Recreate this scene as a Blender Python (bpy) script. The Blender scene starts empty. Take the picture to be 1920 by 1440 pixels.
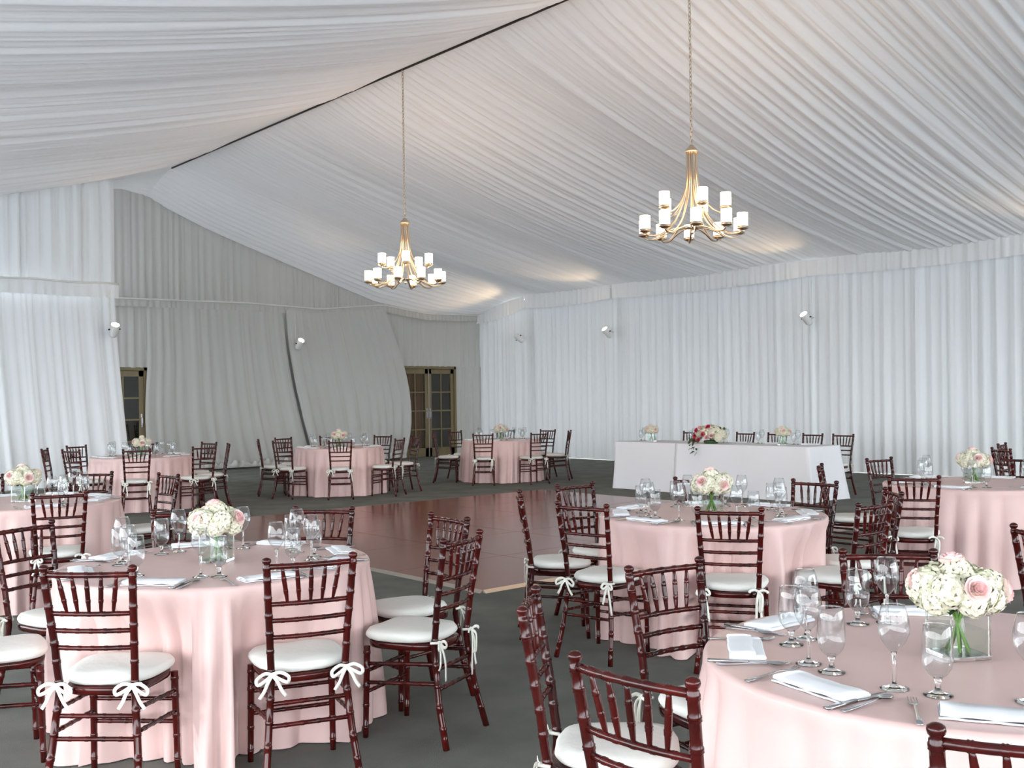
import bpy, math, random
import numpy as np
from mathutils import Vector, Matrix
R = math.radians
pi = math.pi
SC = bpy.context.scene
COL = SC.collection
random.seed(7)

# ------------------------------------------------------------------ camera
YAW = R(41.25)                      # tent axis (world +Y) lies this far left of the view
FW = Vector((math.sin(YAW), math.cos(YAW), 0)); RT = Vector((math.cos(YAW), -math.sin(YAW), 0)); UP = Vector((0, 0, 1))
ROLL = R(0.8)
cam_d = bpy.data.cameras.new('camera'); cam = bpy.data.objects.new('camera', cam_d); COL.objects.link(cam)
cR = RT * math.cos(ROLL) - UP * math.sin(ROLL); cU = RT * math.sin(ROLL) + UP * math.cos(ROLL)
cam.matrix_world = Matrix(((cR.x, cU.x, -FW.x, 0), (cR.y, cU.y, -FW.y, 0), (cR.z, cU.z, -FW.z, 1.53), (0, 0, 0, 1)))
cam_d.sensor_width = 36; cam_d.lens = 36 * 1950 / 1920; cam_d.shift_y = 27 / 1920
cam_d.clip_start = .05; cam_d.clip_end = 300
SC.camera = cam

# ------------------------------------------------------------------ sky, exposure
world = bpy.data.worlds.new('sky'); SC.world = world; world.use_nodes = True
bg = world.node_tree.nodes['Background']; bg.inputs[0].default_value = (.91, .955, 1.0, 1); bg.inputs[1].default_value = 7.4
vs = SC.view_settings; vs.view_transform = 'Standard'; vs.look = 'None'; vs.gamma = 1; vs.use_curve_mapping = False; vs.exposure = 0.21
SC.cycles.use_denoising = True
SC.cycles.transparent_max_bounces = 40; SC.cycles.max_bounces = 9; SC.cycles.diffuse_bounces = 6; SC.cycles.glossy_bounces = 4
SC.cycles.transmission_bounces = 8; SC.cycles.caustics_reflective = False; SC.cycles.caustics_refractive = False

# ------------------------------------------------------------------ materials
def srgb(r, g, b):
    f = lambda c: (c / 255 / 12.92) if c <= 10 else ((c / 255 + .055) / 1.055) ** 2.4
    return (f(r), f(g), f(b), 1)
def base_mat(name):
    m = bpy.data.materials.new(name); m.use_nodes = True
    return m, m.node_tree.nodes, m.node_tree.links
def pmat(name, col, rough=.5, metal=0, noise=None, bump=None, spec=.5, coat=0, sheen=0, coord='Object'):
    m, N, L = base_mat(name); p = N['Principled BSDF']
    p.inputs['Base Color'].default_value = col; p.inputs['Roughness'].default_value = rough; p.inputs['Metallic'].default_value = metal
    p.inputs['Specular IOR Level'].default_value = spec; p.inputs['Coat Weight'].default_value = coat; p.inputs['Coat Roughness'].default_value = .12
    p.inputs['Sheen Weight'].default_value = sheen
    tc = N.new('ShaderNodeTexCoord')
    if noise:
        scale, col2, stretch = noise
        mp = N.new('ShaderNodeMapping'); mp.inputs['Scale'].default_value = stretch; L.new(tc.outputs[coord], mp.inputs[0])
        n = N.new('ShaderNodeTexNoise'); n.inputs['Scale'].default_value = scale; n.inputs['Detail'].default_value = 5; L.new(mp.outputs[0], n.inputs[0])
        mx = N.new('ShaderNodeMix'); mx.data_type = 'RGBA'; mx.inputs[6].default_value = col; mx.inputs[7].default_value = col2
        rp = N.new('ShaderNodeMapRange'); rp.inputs[1].default_value = .35; rp.inputs[2].default_value = .65
        L.new(n.outputs[0], rp.inputs[0]); L.new(rp.outputs[0], mx.inputs[0]); L.new(mx.outputs[2], p.inputs['Base Color'])
    if bump:
        scale, st, dist = bump
        n = N.new('ShaderNodeTexNoise'); n.inputs['Scale'].default_value = scale; n.inputs['Detail'].default_value = 4; L.new(tc.outputs[coord], n.inputs[0])
        b = N.new('ShaderNodeBump'); b.inputs['Strength'].default_value = st; b.inputs['Distance'].default_value = dist
        L.new(n.outputs[0], b.inputs['Height']); L.new(b.outputs[0], p.inputs['Normal'])
    return m
def fabric(name, col, trans, tcol=None):
    m, N, L = base_mat(name); N.remove(N['Principled BSDF'])
    d = N.new('ShaderNodeBsdfDiffuse'); d.inputs[0].default_value = col; d.inputs[1].default_value = .6
    t = N.new('ShaderNodeBsdfTranslucent'); t.inputs[0].default_value = tcol or col
    mx = N.new('ShaderNodeMixShader'); mx.inputs[0].default_value = trans
    tc = N.new('ShaderNodeTexCoord'); n = N.new('ShaderNodeTexNoise'); n.inputs['Scale'].default_value = 9; n.inputs['Detail'].default_value = 4
    b = N.new('ShaderNodeBump'); b.inputs['Strength'].default_value = .12; b.inputs['Distance'].default_value = .02
    L.new(tc.outputs['Object'], n.inputs[0]); L.new(n.outputs[0], b.inputs['Height']); L.new(b.outputs[0], d.inputs['Normal'])
    L.new(d.outputs[0], mx.inputs[1]); L.new(t.outputs[0], mx.inputs[2]); L.new(mx.outputs[0], N['Material Output'].inputs[0])
    return m
def thin_glass(name, tint=(.97, .985, .98, 1), f0=.05, f1=.75, pw=3.5, rough=.0):
    m, N, L = base_mat(name); N.remove(N['Principled BSDF'])
    t = N.new('ShaderNodeBsdfTransparent'); t.inputs[0].default_value = tint
    g = N.new('ShaderNodeBsdfGlossy'); g.inputs['Roughness'].default_value = rough
    lw = N.new('ShaderNodeLayerWeight'); lw.inputs[0].default_value = .5
    pwn = N.new('ShaderNodeMath'); pwn.operation = 'POWER'; pwn.inputs[1].default_value = pw
    ma = N.new('ShaderNodeMath'); ma.operation = 'MULTIPLY_ADD'; ma.inputs[1].default_value = f1; ma.inputs[2].default_value = f0
    mx = N.new('ShaderNodeMixShader')
    L.new(lw.outputs['Facing'], pwn.inputs[0]); L.new(pwn.outputs[0], ma.inputs[0]); L.new(ma.outputs[0], mx.inputs[0])
    L.new(t.outputs[0], mx.inputs[1]); L.new(g.outputs[0], mx.inputs[2]); L.new(mx.outputs[0], N['Material Output'].inputs[0])
    return m
def emit(name, col, s):
    m, N, L = base_mat(name); p = N['Principled BSDF']
    p.inputs['Base Color'].default_value = (.9, .88, .84, 1); p.inputs['Emission Color'].default_value = col; p.inputs['Emission Strength'].default_value = s
    return m
M = {}
M['carpet'] = pmat('carpet', srgb(131, 132, 126), .95, noise=(2.2, srgb(114, 116, 111), (1, 1, 1)), bump=(260, .9, .012), spec=.1)
M['ground'] = pmat('ground', srgb(184, 187, 190), .9, spec=.1)
M['ceil'] = fabric('ceiling_liner', (.77, .77, .775, 1), .011, (.76, .82, .88, 1))
M['wallr'] = fabric('wall_drape', (.80, .82, .83, 1), .02, (.78, .82, .84, 1))
M['valance'] = fabric('valance_cloth', (.90, .91, .915, 1), .02)  # paler than the wall cloth: lightened to offset shade under the ceiling
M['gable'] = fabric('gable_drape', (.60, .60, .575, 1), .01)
M['panel'] = fabric('side_drape', (.86, .88, .89, 1), .045, (.80, .84, .86, 1))
M['pink'] = pmat('blush_satin', srgb(224, 194, 189), .38, sheen=.0, spec=.32, bump=(40, .06, .01), noise=(3, srgb(218, 187, 182), (1, 1, 1)))
M['linen'] = pmat('white_linen', srgb(232, 233, 236), .8, spec=.2, bump=(90, .1, .004))
M['napkin'] = pmat('napkin_cotton', srgb(244, 246, 250), .85, spec=.2, bump=(120, .12, .002))
M['wood'] = pmat('mahogany_lacquer', srgb(78, 16, 12), .13, noise=(9, srgb(44, 9, 8), (1, 1, .15)), spec=.42)
M['cushion'] = pmat('cushion_cotton', srgb(226, 226, 220), .8, spec=.2, bump=(14, .25, .02))
M['tie'] = pmat('cotton_tie', srgb(236, 236, 226), .85, spec=.2)
M['silver'] = pmat('stainless', srgb(205, 205, 208), .16, 1)
M['glass'] = thin_glass('drinking_glass', (.93, .945, .95, 1), .07, .9, 2.4)
m_, N_, L_ = base_mat('solid_glass'); N_.remove(N_['Principled BSDF']); g_ = N_.new('ShaderNodeBsdfGlass'); g_.inputs['IOR'].default_value = 1.5; g_.inputs['Roughness'].default_value = 0
L_.new(g_.outputs[0], N_['Material Output'].inputs[0]); M['solid'] = m_
M['vase'] = thin_glass('vase_glass', (.94, .965, .95, 1), .035, .5, 4)
M['water'] = thin_glass('vase_water', (.93, .955, .92, 1), .02, .4, 5)
M['hyd'] = pmat('hydrangea_petal', srgb(230, 226, 210), .7, noise=(30, srgb(214, 214, 186), (1, 1, 1)), spec=.2)
M['rose'] = pmat('pale_rose_petal', srgb(246, 226, 222), .6, spec=.2)
M['rosein'] = pmat('pink_rose_heart', srgb(238, 200, 200), .6, spec=.2)
M['hot'] = pmat('deep_pink_petal', srgb(214, 70, 104), .6, spec=.2)
M['stem'] = pmat('flower_stem', srgb(96, 140, 48), .5)
M['leaf'] = pmat('leaf_green', srgb(52, 84, 44), .5)
M['brass'] = pmat('champagne_metal', srgb(204, 190, 170), .34, 1)
M['shade'] = emit('lit_opal_glass', (1.0, .80, .55, 1), 9)
M['can'] = pmat('white_enamel', srgb(232, 232, 230), .4)
M['lens'] = emit('lamp_lens', (1.0, .84, .62, 1), 40)
M['black'] = pmat('black_plastic', srgb(18, 18, 18), .5)
M['dance'] = pmat('polished_parquet', srgb(138, 74, 55), .16, noise=(3.2, srgb(118, 61, 46), (1, 10, 1)), spec=.22, bump=(30, .03, .01))
M['alu'] = pmat('aluminium_trim', srgb(190, 182, 172), .4, .8)
M['door'] = pmat('olive_paint', srgb(128, 114, 82), .45, noise=(5, srgb(118, 104, 74), (1, 1, .2)))
M['pane'] = thin_glass('door_glass', (.82, .82, .78, 1), .04, .5, 3.5)
M['brown'] = pmat('brown_curtain', srgb(150, 108, 66), .85, noise=(2.5, srgb(104, 72, 42), (9, 1, .4)), spec=.1)
M['dark'] = pmat('dark_interior', srgb(34, 34, 30), .9)
M['cord'] = pmat('white_cord', srgb(226, 226, 222), .8)

# ------------------------------------------------------------------ mesh helpers
def mesh(name, V, F, mats, smooth=True, mi=None):
    me = bpy.data.meshes.new(name); me.from_pydata([tuple(v) for v in V], [], F)
    for m in (mats if isinstance(mats, (list, tuple)) else [mats]): me.materials.append(m)
    if smooth: me.polygons.foreach_set('use_smooth', [True] * len(me.polygons))
    if mi: me.polygons.foreach_set('material_index', mi)
    me.update(); return me
def obj(name, me, parent=None, loc=None, rot=None):
    o = bpy.data.objects.new(name, me); COL.objects.link(o)
    if parent: o.parent = parent
    if loc is not None: o.location = loc
    if rot is not None: o.rotation_euler = rot
    return o
def tag(o, label, cat, group=None):
    o['label'] = label; o['category'] = cat; o['kind'] = 'thing'
    if group: o['group'] = group
    return o
def empty(name, loc=(0, 0, 0), rz=0):
    o = bpy.data.objects.new(name, None); COL.objects.link(o); o.location = loc; o.rotation_euler = (0, 0, rz); o.empty_display_size = .1
    return o
def copy_tree(o, parent=None):
    c = o.copy(); COL.objects.link(c)
    if parent: c.parent = parent
    for ch in list(o.children): copy_tree(ch, c)
    return c
class MB:
    def __init__(s): s.V = []; s.F = []; s.I = []
    def add(s, V, F, i=0):
        n = len(s.V); s.V += [tuple(v) for v in V]; s.F += [[k + n for k in f] for f in F]; s.I += [i] * len(F)
    def box(s, a, b, i=0):
        (x0, y0, z0), (x1, y1, z1) = a, b
        s.add([(x0, y0, z0), (x1, y0, z0), (x1, y1, z0), (x0, y1, z0), (x0, y0, z1), (x1, y0, z1), (x1, y1, z1), (x0, y1, z1)],
              [[3, 2, 1, 0], [4, 5, 6, 7], [0, 1, 5, 4], [1, 2, 6, 5], [2, 3, 7, 6], [3, 0, 4, 7]], i)
    def tube(s, P, r, seg=8, i=0, caps=True, flat=None):
        P = [Vector(p) for p in P]; n = len(P)
        if not hasattr(r, '__len__'): r = [r] * n
        T = [(P[min(k + 1, n - 1)] - P[max(k - 1, 0)]).normalized() for k in range(n)]
        ref = Vector((0, 0, 1)) if abs(T[0].z) < .9 else Vector((1, 0, 0))
        u = T[0].cross(ref).normalized(); V = []
        for k in range(n):
            u = (u - T[k] * u.dot(T[k])).normalized(); w = T[k].cross(u)
            for j in range(seg):
                a = 2 * pi * j / seg; V.append(P[k] + (u * math.cos(a) + w * math.sin(a) * (flat or 1)) * r[k])
        F = [[k * seg + j, k * seg + (j + 1) % seg, (k + 1) * seg + (j + 1) % seg, (k + 1) * seg + j] for k in range(n - 1) for j in range(seg)]
        if caps: F += [list(range(seg))[::-1], [(n - 1) * seg + j for j in range(seg)]]
        s.add(V, F, i)
    def lathe(s, prof, seg=16, i=0, c=(0, 0, 0)):
        V = []; n = len(prof)
        for (r, z) in prof:
            for j in range(seg):
                a = 2 * pi * j / seg; V.append((c[0] + r * math.cos(a), c[1] + r * math.sin(a), c[2] + z))
        F = [[k * seg + j, k * seg + (j + 1) % seg, (k + 1) * seg + (j + 1) % seg, (k + 1) * seg + j] for k in range(n - 1) for j in range(seg)]
        if prof[0][0] > 1e-4: F.append(list(range(seg))[::-1])
        if prof[-1][0] > 1e-4 and prof[-1][0] > 0: s.top = (n - 1) * seg
        s.add(V, F, i)
    def ribbon(s, P, W, T, up=Vector((0, 0, 1)), i=0):
        """flat strip along P with widths W, thickness T; width direction is tangent x up"""
        P = [Vector(p) for p in P]; n = len(P); V = []
        if not hasattr(W, '__len__'): W = [W] * n
        for k in range(n):
            t = (P[min(k + 1, n - 1)] - P[max(k - 1, 0)]).normalized(); w = t.cross(up)
            w = w.normalized() if w.length > 1e-5 else Vector((1, 0, 0)); nn = w.cross(t).normalized()
            a = w * W[k] / 2; b = nn * T / 2
            V += [P[k] - a - b, P[k] + a - b, P[k] + a + b, P[k] - a + b]
        F = [[k * 4 + j, k * 4 + (j + 1) % 4, (k + 1) * 4 + (j + 1) % 4, (k + 1) * 4 + j] for k in range(n - 1) for j in range(4)]
        F += [[3, 2, 1, 0], [(n - 1) * 4 + j for j in range(4)]]
        s.add(V, F, i)
    def mesh(s, name, mats, smooth=True): return mesh(name, s.V, s.F, mats, smooth, s.I if isinstance(mats, (list, tuple)) else None)
def grid(fn, nu, nv):
    V = [fn(a / (nu - 1), b / (nv - 1)) for a in range(nu) for b in range(nv)]
    F = [[a * nv + b, (a + 1) * nv + b, (a + 1) * nv + b + 1, a * nv + b + 1] for a in range(nu - 1) for b in range(nv - 1)]
    return V, F
def bez(P, n):
    """Catmull-Rom through P"""
    P = [Vector(p) for p in P]; Q = [P[0] * 2 - P[1]] + P + [P[-1] * 2 - P[-2]]; out = []
    for k in range(len(P) - 1):
        a, b, c, d = Q[k:k + 4]
        for j in range(n):
            t = j / n
            out.append(.5 * ((2 * b) + (c - a) * t + (2 * a - 5 * b + 4 * c - d) * t * t + (3 * b - a - 3 * c + d) * t ** 3))
    return out + [P[-1]]
class Fold:
    """pleated cloth profile: a sum of sharpened waves of uneven width along s"""
    def __init__(s, seed, wl, amp, sharp=1.6):
        rn = random.Random(seed); s.k = []; x = -3.0; s.b = [x]; s.a = []; s.p = sharp
        while x < 40:
            x += wl * rn.uniform(.55, 1.5); s.b.append(x); s.a.append(amp * rn.uniform(.45, 1.25))
        s.b = np.array(s.b)
        s.l = [(rn.uniform(.5, 1.6), rn.uniform(0, 6), rn.uniform(.2, .5) * amp) for _ in range(3)]
    def __call__(s, x):
        i = int(np.searchsorted(s.b, x)) - 1; i = max(0, min(i, len(s.a) - 1)); t = (x - s.b[i]) / (s.b[i + 1] - s.b[i])
        w = math.sin(pi * t) ** s.p * s.a[i]
        return w + sum(c * math.sin(a * x + b) for a, b, c in s.l)

# ================================================================== THE TENT
XR, YG, XL, YB = 18.4, 22.35, -2.6, -8.0
RX, RZ = 9.0, 6.45                                    # ridge
YP = 19.9                                             # plane of the near side drape at the left
POSTS = [20.1, 17.0, 11.6, 6.2, .8, -4.6]
GP = [(-3, 3.2), (6.5, 5.6), (7.6, 6.1), (8.3, 6.24), (9.0, 6.03), (10.24, 5.57), (11.62, 5.15), (13.33, 4.64), (14.88, 4.15), (16.57, 3.9), (18.4, 3.87)]
def gable(x): return float(np.interp(x, [p[0] for p in GP], [p[1] for p in GP]))
def roof(x, y):
    d = abs(x - RX)
    z = RZ - .24 * d if x > RX else RZ - .245 * d - .17 * (1 - math.exp(-d / .8))
    if x > RX:                                        # liner sags between the frames
        u = d / (XR - RX); z -= .10 * math.sin(pi * u)
    if y > 20.8:
        t = min(1, (y - 20.8) / (YG - 20.8)) ** 1.25; z = z * (1 - t) + gable(x) * t
    return z
fl = mesh('floor', [(XL, YB, 0), (XR + .3, YB, 0), (XR + .3, YG + .5, 0), (XL, YG + .5, 0)], [[0, 1, 2, 3]], M['carpet'], False)
obj('floor', fl)['kind'] = 'structure'
MBg = MB()
for a, b in (((-90, -90), (XL, 110)), ((XR + .3, -90), (110, 110)), ((XL, -90), (XR + .3, YB)), ((XL, YG + .5), (XR + .3, 110))):
    MBg.add([(a[0], a[1], -.02), (b[0], a[1], -.02), (b[0], b[1], -.02), (a[0], b[1], -.02)], [[0, 1, 2, 3]])
obj('ground_outside', MBg.mesh('ground_outside', M['ground'], False))['kind'] = 'structure'

ceiling = empty('ceiling'); ceiling['kind'] = 'structure'
def liner(name, x0, x1, y0, y1, seed, nx):
    f = Fold(seed, .17, .058, 1.0); g = Fold(seed + 50, .08, .020, .9)
    ny = int((y1 - y0) / .022) + 2
    bays = sorted(POSTS + [YG, YB - 1])
    def fn(a, b):
        y = y0 + (y1 - y0) * a; x = x0 + (x1 - x0) * b
        z = roof(x, y); d = abs(x - RX) / 9.4
        env = min(1, d / .03) * (.45 + .75 * math.sin(pi * min(1, d)) ** .7)
        k = int(np.searchsorted(bays, y)); lo, hi = bays[max(0, k - 1)], bays[min(k, len(bays) - 1)]
        t = (y - lo) / max(.01, hi - lo)
        sag = .16 * math.sin(pi * min(1, max(0, t))) ** .8 * math.sin(pi * min(1, .1 + .8 * d)) * min(1, d / .12)
        drift = .10 * math.sin(3 * d + y * .35) * d
        return (x, y, z - sag - (f(y + drift + 9) + g(y + 9)) * env)
    V, F = grid(fn, ny, nx)
    return obj(name, mesh(name, V, F, M['ceil']), ceiling)
liner('liner_panel', RX, XR + .05, YB, YG, 3, 22)
liner('liner_panel', RX, XL, YB, YG, 4, 22)
mb = MB(); mb.tube([(RX, YB, RZ - .02), (RX, 10, RZ - .02), (RX, 20.9, RZ - .03)], .016, 6)  # black tube drawn as the thin dark line along the ridge
obj('ridge_line', mb.mesh('ridge_line', M['black']), ceiling)

def drape(name, p0, p1, z0, z1, seed, mat, parent=None, wl=.2, amp=.06, lean=0., res=.025, nz=9, x0f=None, x1f=None, sharp=1.5, gather=.35, nsign=1):
    """vertical pleated cloth between ground points p0 and p1; z0/z1 numbers or functions of the distance along it; edges may wander with height"""
    p0 = Vector((*p0, 0)); p1 = Vector((*p1, 0)); Ld = (p1 - p0).length; d = (p1 - p0) / Ld; nrm = Vector((-d.y, d.x, 0)) * nsign
    f = Fold(seed, wl, amp, sharp); g = Fold(seed + 99, wl * .45, amp * .35, 1)
    nu = max(4, int(Ld / res)); fz0 = z0 if callable(z0) else (lambda s: z0); fz1 = z1 if callable(z1) else (lambda s: z1)
    def fn(a, b):
        lo, hi = 0.0, Ld
        zz0, zz1 = fz0(Ld * a), fz1(Ld * a); z = zz0 + (zz1 - zz0) * b; h = 1 - b
        if x0f: lo = x0f(z)
        if x1f: hi = x1f(z)
        s = lo + (hi - lo) * a
        env = gather + (1 - gather) * h ** .6
        dep = f(Ld * a + lean * 0 + 3) * env + g(Ld * a + 3) * (1 - .6 * h)
        q = p0 + d * (s + lean * h * (1 if 0 < a < 1 else 1)) + nrm * dep
        return (q.x, q.y, z)
    V, F = grid(fn, nu, nz)
    return obj(name, mesh(name, V, F, mat), parent)

# right-hand wall: one drape and one gathered valance per bay
wall_r = empty('wall_right'); wall_r['kind'] = 'structure'
ys = [YB, -4.6, .8, 6.2, 11.6, 17.0, 20.1, YG]
for k in range(len(ys) - 1):
    zt = lambda s: 4.16
    Lb = ys[k + 1] - ys[k]
    if k == len(ys) - 2: zt = lambda s: 4.16 - .28 * min(1, s / 2.2)
    drape('drape', (XR, ys[k]), (XR, ys[k + 1]), .012, zt, 20 + k, M['wallr'], wall_r, wl=.21, amp=.085, nz=10, gather=.55, sharp=1.1)
    arc = lambda s, zt=zt, Lb=Lb: zt(s) + .04
    low = lambda s, zt=zt, Lb=Lb: zt(s) - .34 + .06 * (abs(2 * s / Lb - 1) ** 2)
    v = drape('valance', (XR - .30, ys[k]), (XR - (.30 if k < len(ys) - 2 else .10), ys[k + 1]), low, arc, 40 + k, M['valance'], wall_r, wl=.15, amp=.03, nz=6, gather=.5)
for y in ys[1:-1]:                                      # cloth sleeves over the frame posts
    drape('post_sleeve', (XR + .0, y - .09), (XR + .0, y + .09), .012, 4.1, int(y * 7) + 90, M['wallr'], wall_r, wl=.07, amp=.02, nz=6)

# gable end
wall_b = empty('wall_back'); wall_b['kind'] = 'structure'
CP = [(6.5, 3.76), (8.4, 3.79), (11.5, 3.83), (13.3, 3.78), (14.2, 3.88), (15.1, 3.97), (16.0, 3.86), (16.6, 3.8), (18.4, 3.84)]
def cordz(x): return float(np.interp(x, [p[0] for p in CP], [p[1] for p in CP]))
gy = 22.28
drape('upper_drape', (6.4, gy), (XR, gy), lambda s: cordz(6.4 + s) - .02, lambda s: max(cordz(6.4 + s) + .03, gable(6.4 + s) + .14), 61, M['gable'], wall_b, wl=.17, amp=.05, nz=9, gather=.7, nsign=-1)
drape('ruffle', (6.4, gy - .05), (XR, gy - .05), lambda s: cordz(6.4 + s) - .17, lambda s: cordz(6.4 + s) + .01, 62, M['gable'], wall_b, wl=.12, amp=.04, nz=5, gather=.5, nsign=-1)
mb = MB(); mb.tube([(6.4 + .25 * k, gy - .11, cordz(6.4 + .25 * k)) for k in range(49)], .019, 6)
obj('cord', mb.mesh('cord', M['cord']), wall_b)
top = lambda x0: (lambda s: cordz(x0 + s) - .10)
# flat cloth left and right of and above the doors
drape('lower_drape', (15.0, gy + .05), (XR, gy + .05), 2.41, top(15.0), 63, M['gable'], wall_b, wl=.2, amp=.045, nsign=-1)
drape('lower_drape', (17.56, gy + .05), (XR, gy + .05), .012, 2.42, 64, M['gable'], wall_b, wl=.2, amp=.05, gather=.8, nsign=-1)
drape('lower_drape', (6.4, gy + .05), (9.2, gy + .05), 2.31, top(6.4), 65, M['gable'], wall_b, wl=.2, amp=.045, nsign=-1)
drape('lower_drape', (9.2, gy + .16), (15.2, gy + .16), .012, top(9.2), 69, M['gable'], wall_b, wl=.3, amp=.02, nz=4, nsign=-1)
mb = MB(); mb.box((5, YG + .32, 0), (XR + .3, YG + .42, 4.4)); obj('building_wall', mb.mesh('building_wall', M['dark'], False), wall_b)
# two loose curtains hung under the cord
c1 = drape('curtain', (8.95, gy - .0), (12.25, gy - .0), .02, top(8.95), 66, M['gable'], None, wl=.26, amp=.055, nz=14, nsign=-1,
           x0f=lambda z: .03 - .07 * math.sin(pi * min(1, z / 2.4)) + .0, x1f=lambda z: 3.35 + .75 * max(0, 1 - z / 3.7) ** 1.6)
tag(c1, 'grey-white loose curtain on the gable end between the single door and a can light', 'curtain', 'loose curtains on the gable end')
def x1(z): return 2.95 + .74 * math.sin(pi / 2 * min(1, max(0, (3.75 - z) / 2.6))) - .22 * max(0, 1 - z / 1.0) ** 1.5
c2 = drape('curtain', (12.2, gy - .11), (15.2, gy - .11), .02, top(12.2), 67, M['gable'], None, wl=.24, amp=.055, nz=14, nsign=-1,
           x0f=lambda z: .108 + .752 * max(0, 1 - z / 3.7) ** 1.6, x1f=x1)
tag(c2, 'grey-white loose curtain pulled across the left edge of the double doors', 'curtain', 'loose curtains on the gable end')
# bunched hem along the floor
def hem(name, x0, x1, y, seed, mat, parent):
    rn = random.Random(seed); ph = [(rn.uniform(8, 40), rn.uniform(0, 6), rn.uniform(.008, .03)) for _ in range(6)]
    def fn(a, b):
        x = x0 + (x1 - x0) * a; w = sum(c * math.sin(k * x + p + 2 * b) for k, p, c in ph); r = .075 + .5 * w
        t = pi * (1.15 - 1.3 * b)
        return (x, y - .02 + math.cos(pi - t) * r * 1.2 - .03, max(.006, .075 + math.sin(t) * r + w * .4))
    V, F = grid(fn, int((x1 - x0) / .025), 8); return obj(name, mesh(name, V, F, mat), parent)
hem('hem', 8.95, 13.02, gy - .12, 5, M['gable'], c1); hem('hem', 13.1, 15.6, gy - .22, 6, M['gable'], c2)

# near side drape at the left, in front of the gable
pl = empty('wall_left'); pl['kind'] = 'structure'
drape('upper_drape', (XL, YP), (7.38, YP), 3.76, lambda s: roof(XL + s, YP) + .03, 71, M['panel'], pl, wl=.19, amp=.11, nz=9, gather=.5, sharp=1.0, nsign=-1)
drape('ruffle', (XL, YP - .17), (7.42, YP - .17), 3.53, 3.79, 72, M['panel'], pl, wl=.2, amp=.05, nz=5, gather=.35, nsign=-1)
mb = MB(); mb.tube([(XL + .2 * k, YP - .235, 3.79 - .01 * math.sin(k)) for k in range(51)], .020, 6); obj('cord', mb.mesh('cord', M['cord']), pl)
def xe(z): return 9.97 + .30 * max(0, 1 - z / 3.6) ** 1.3
drape('lower_drape', (XL, YP), (7.37, YP), .02, 3.6, 73, M['panel'], pl, wl=.27, amp=.13, sharp=1.0, nz=14, gather=.5, x1f=xe, nsign=-1)
drape('return_drape', (7.40, YP + .0), (7.43, YP + .55), 3.5, lambda s: roof(7.4, YP + s) + .02, 74, M['panel'], pl, wl=.12, amp=.03, nz=8)
hd = lambda n, a, b, zt, sd: drape(n, a, b, 2.7, zt, sd, M['panel'], pl, wl=.3, amp=.06, nz=4)  # added unseen headers lower the openings, cutting skylight on the tabletops
hd('shading_header', (XL, YB), (XL, YP), lambda q: roof(XL, YB + q) + .02, 75)
drape('shading_header', (XL, YB), (XR, YB), lambda q: min(4.3, roof(XL + q, YB) - .1), lambda q: roof(XL + q, YB) + .02, 76, M['panel'], pl, wl=.3, amp=.06, nz=4)  # added unseen header over the back opening, also limiting the skylight
# frame posts of the open sides, out of the picture
mb = MB()
for y in (-7.9, -4.6, .8, 6.2, 11.6, 17.0): mb.box((XL - .16, y - .06, 0), (XL - .04, y + .06, 3.4))
for x in (3, 9, 14): mb.box((x - .06, YB - .16, 0), (x + .06, YB - .04, roof(x, YB) - .3))
obj('trim_1', mb.mesh('trim_1', M['alu'], False))['kind'] = 'structure'

# ------------------------------------------------------------------ doors
def door(name, x0, x1, ztop, leaves):
    root = empty(name, ((x0 + x1) / 2, YG + .02, 0)); root['kind'] = 'structure'; cx = (x0 + x1) / 2
    mb = MB(); w = .07
    mb.box((x0 - cx, -.05, 0), (x0 - cx + w, .06, ztop)); mb.box((x1 - cx - w, -.05, 0), (x1 - cx, .06, ztop)); mb.box((x0 - cx, -.05, ztop - w), (x1 - cx, .06, ztop))
    obj('door_frame', mb.mesh('door_frame', M['door'], False), root)
    a = x0 - cx + w; b = x1 - cx - w; lw = (b - a) / leaves
    for i in range(leaves):
        l0 = a + i * lw + .006; l1 = l0 + lw - .012; st = .10; mb = MB(); zt = ztop - w - .01
        mb.box((l0, -.02, .01), (l0 + st, .03, zt)); mb.box((l1 - st, -.02, .01), (l1, .03, zt)); mb.box((l0, -.02, zt - .12), (l1, .03, zt)); mb.box((l0, -.02, .01), (l1, .03, .24))
        leaf = obj('door_leaf', mb.mesh('door_leaf', M['door'], False), root)
        mw = .035; mx = (l0 + l1) / 2; rows = 4; z0, z1 = .24, zt - .12; rh = (z1 - z0) / rows
        mb = MB(); mb.box((mx - mw / 2, -.016, z0), (mx + mw / 2, .02, z1))
        for r in range(1, rows): mb.box((l0 + st, -.017, z0 + r * rh - mw / 2), (l1 - st, .02, z0 + r * rh + mw / 2))
        obj('glazing_bars', mb.mesh('glazing_bars', M['door'], False), leaf)
        for r in range(rows):
            for s in (0, 1):
                px0 = (l0 + st) if s == 0 else mx + mw / 2; px1 = mx - mw / 2 if s == 0 else l1 - st
                mb = MB(); mb.box((px0, .004, z0 + r * rh + mw / 2 * (r > 0)), (px1, .008, z0 + (r + 1) * rh - mw / 2 * (r < rows - 1)))
                obj('pane', mb.mesh('pane', M['pane'], False), leaf)
        hx = l1 - .05 if i == 0 else l0 + .05
        mb = MB(); mb.box((hx - .018, -.03, 1.02), (hx + .018, -.02, 1.3)); mb.tube([(hx, -.03, 1.22), (hx, -.075, 1.22), (hx, -.08, 1.1), (hx, -.075, 1.04), (hx, -.03, 1.04)], .009, 6)
        obj('handle', mb.mesh('handle', M['silver'], False), leaf)
    if leaves == 2:
        mb = MB(); mb.box((a + lw - .012, -.045, .02), (a + lw + .012, -.02, ztop - w - .01)); obj('meeting_strip', mb.mesh('meeting_strip', M['alu'], False), root)
    return root
d1 = door('door_1', 15.70, 17.56, 2.42, 2)
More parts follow.
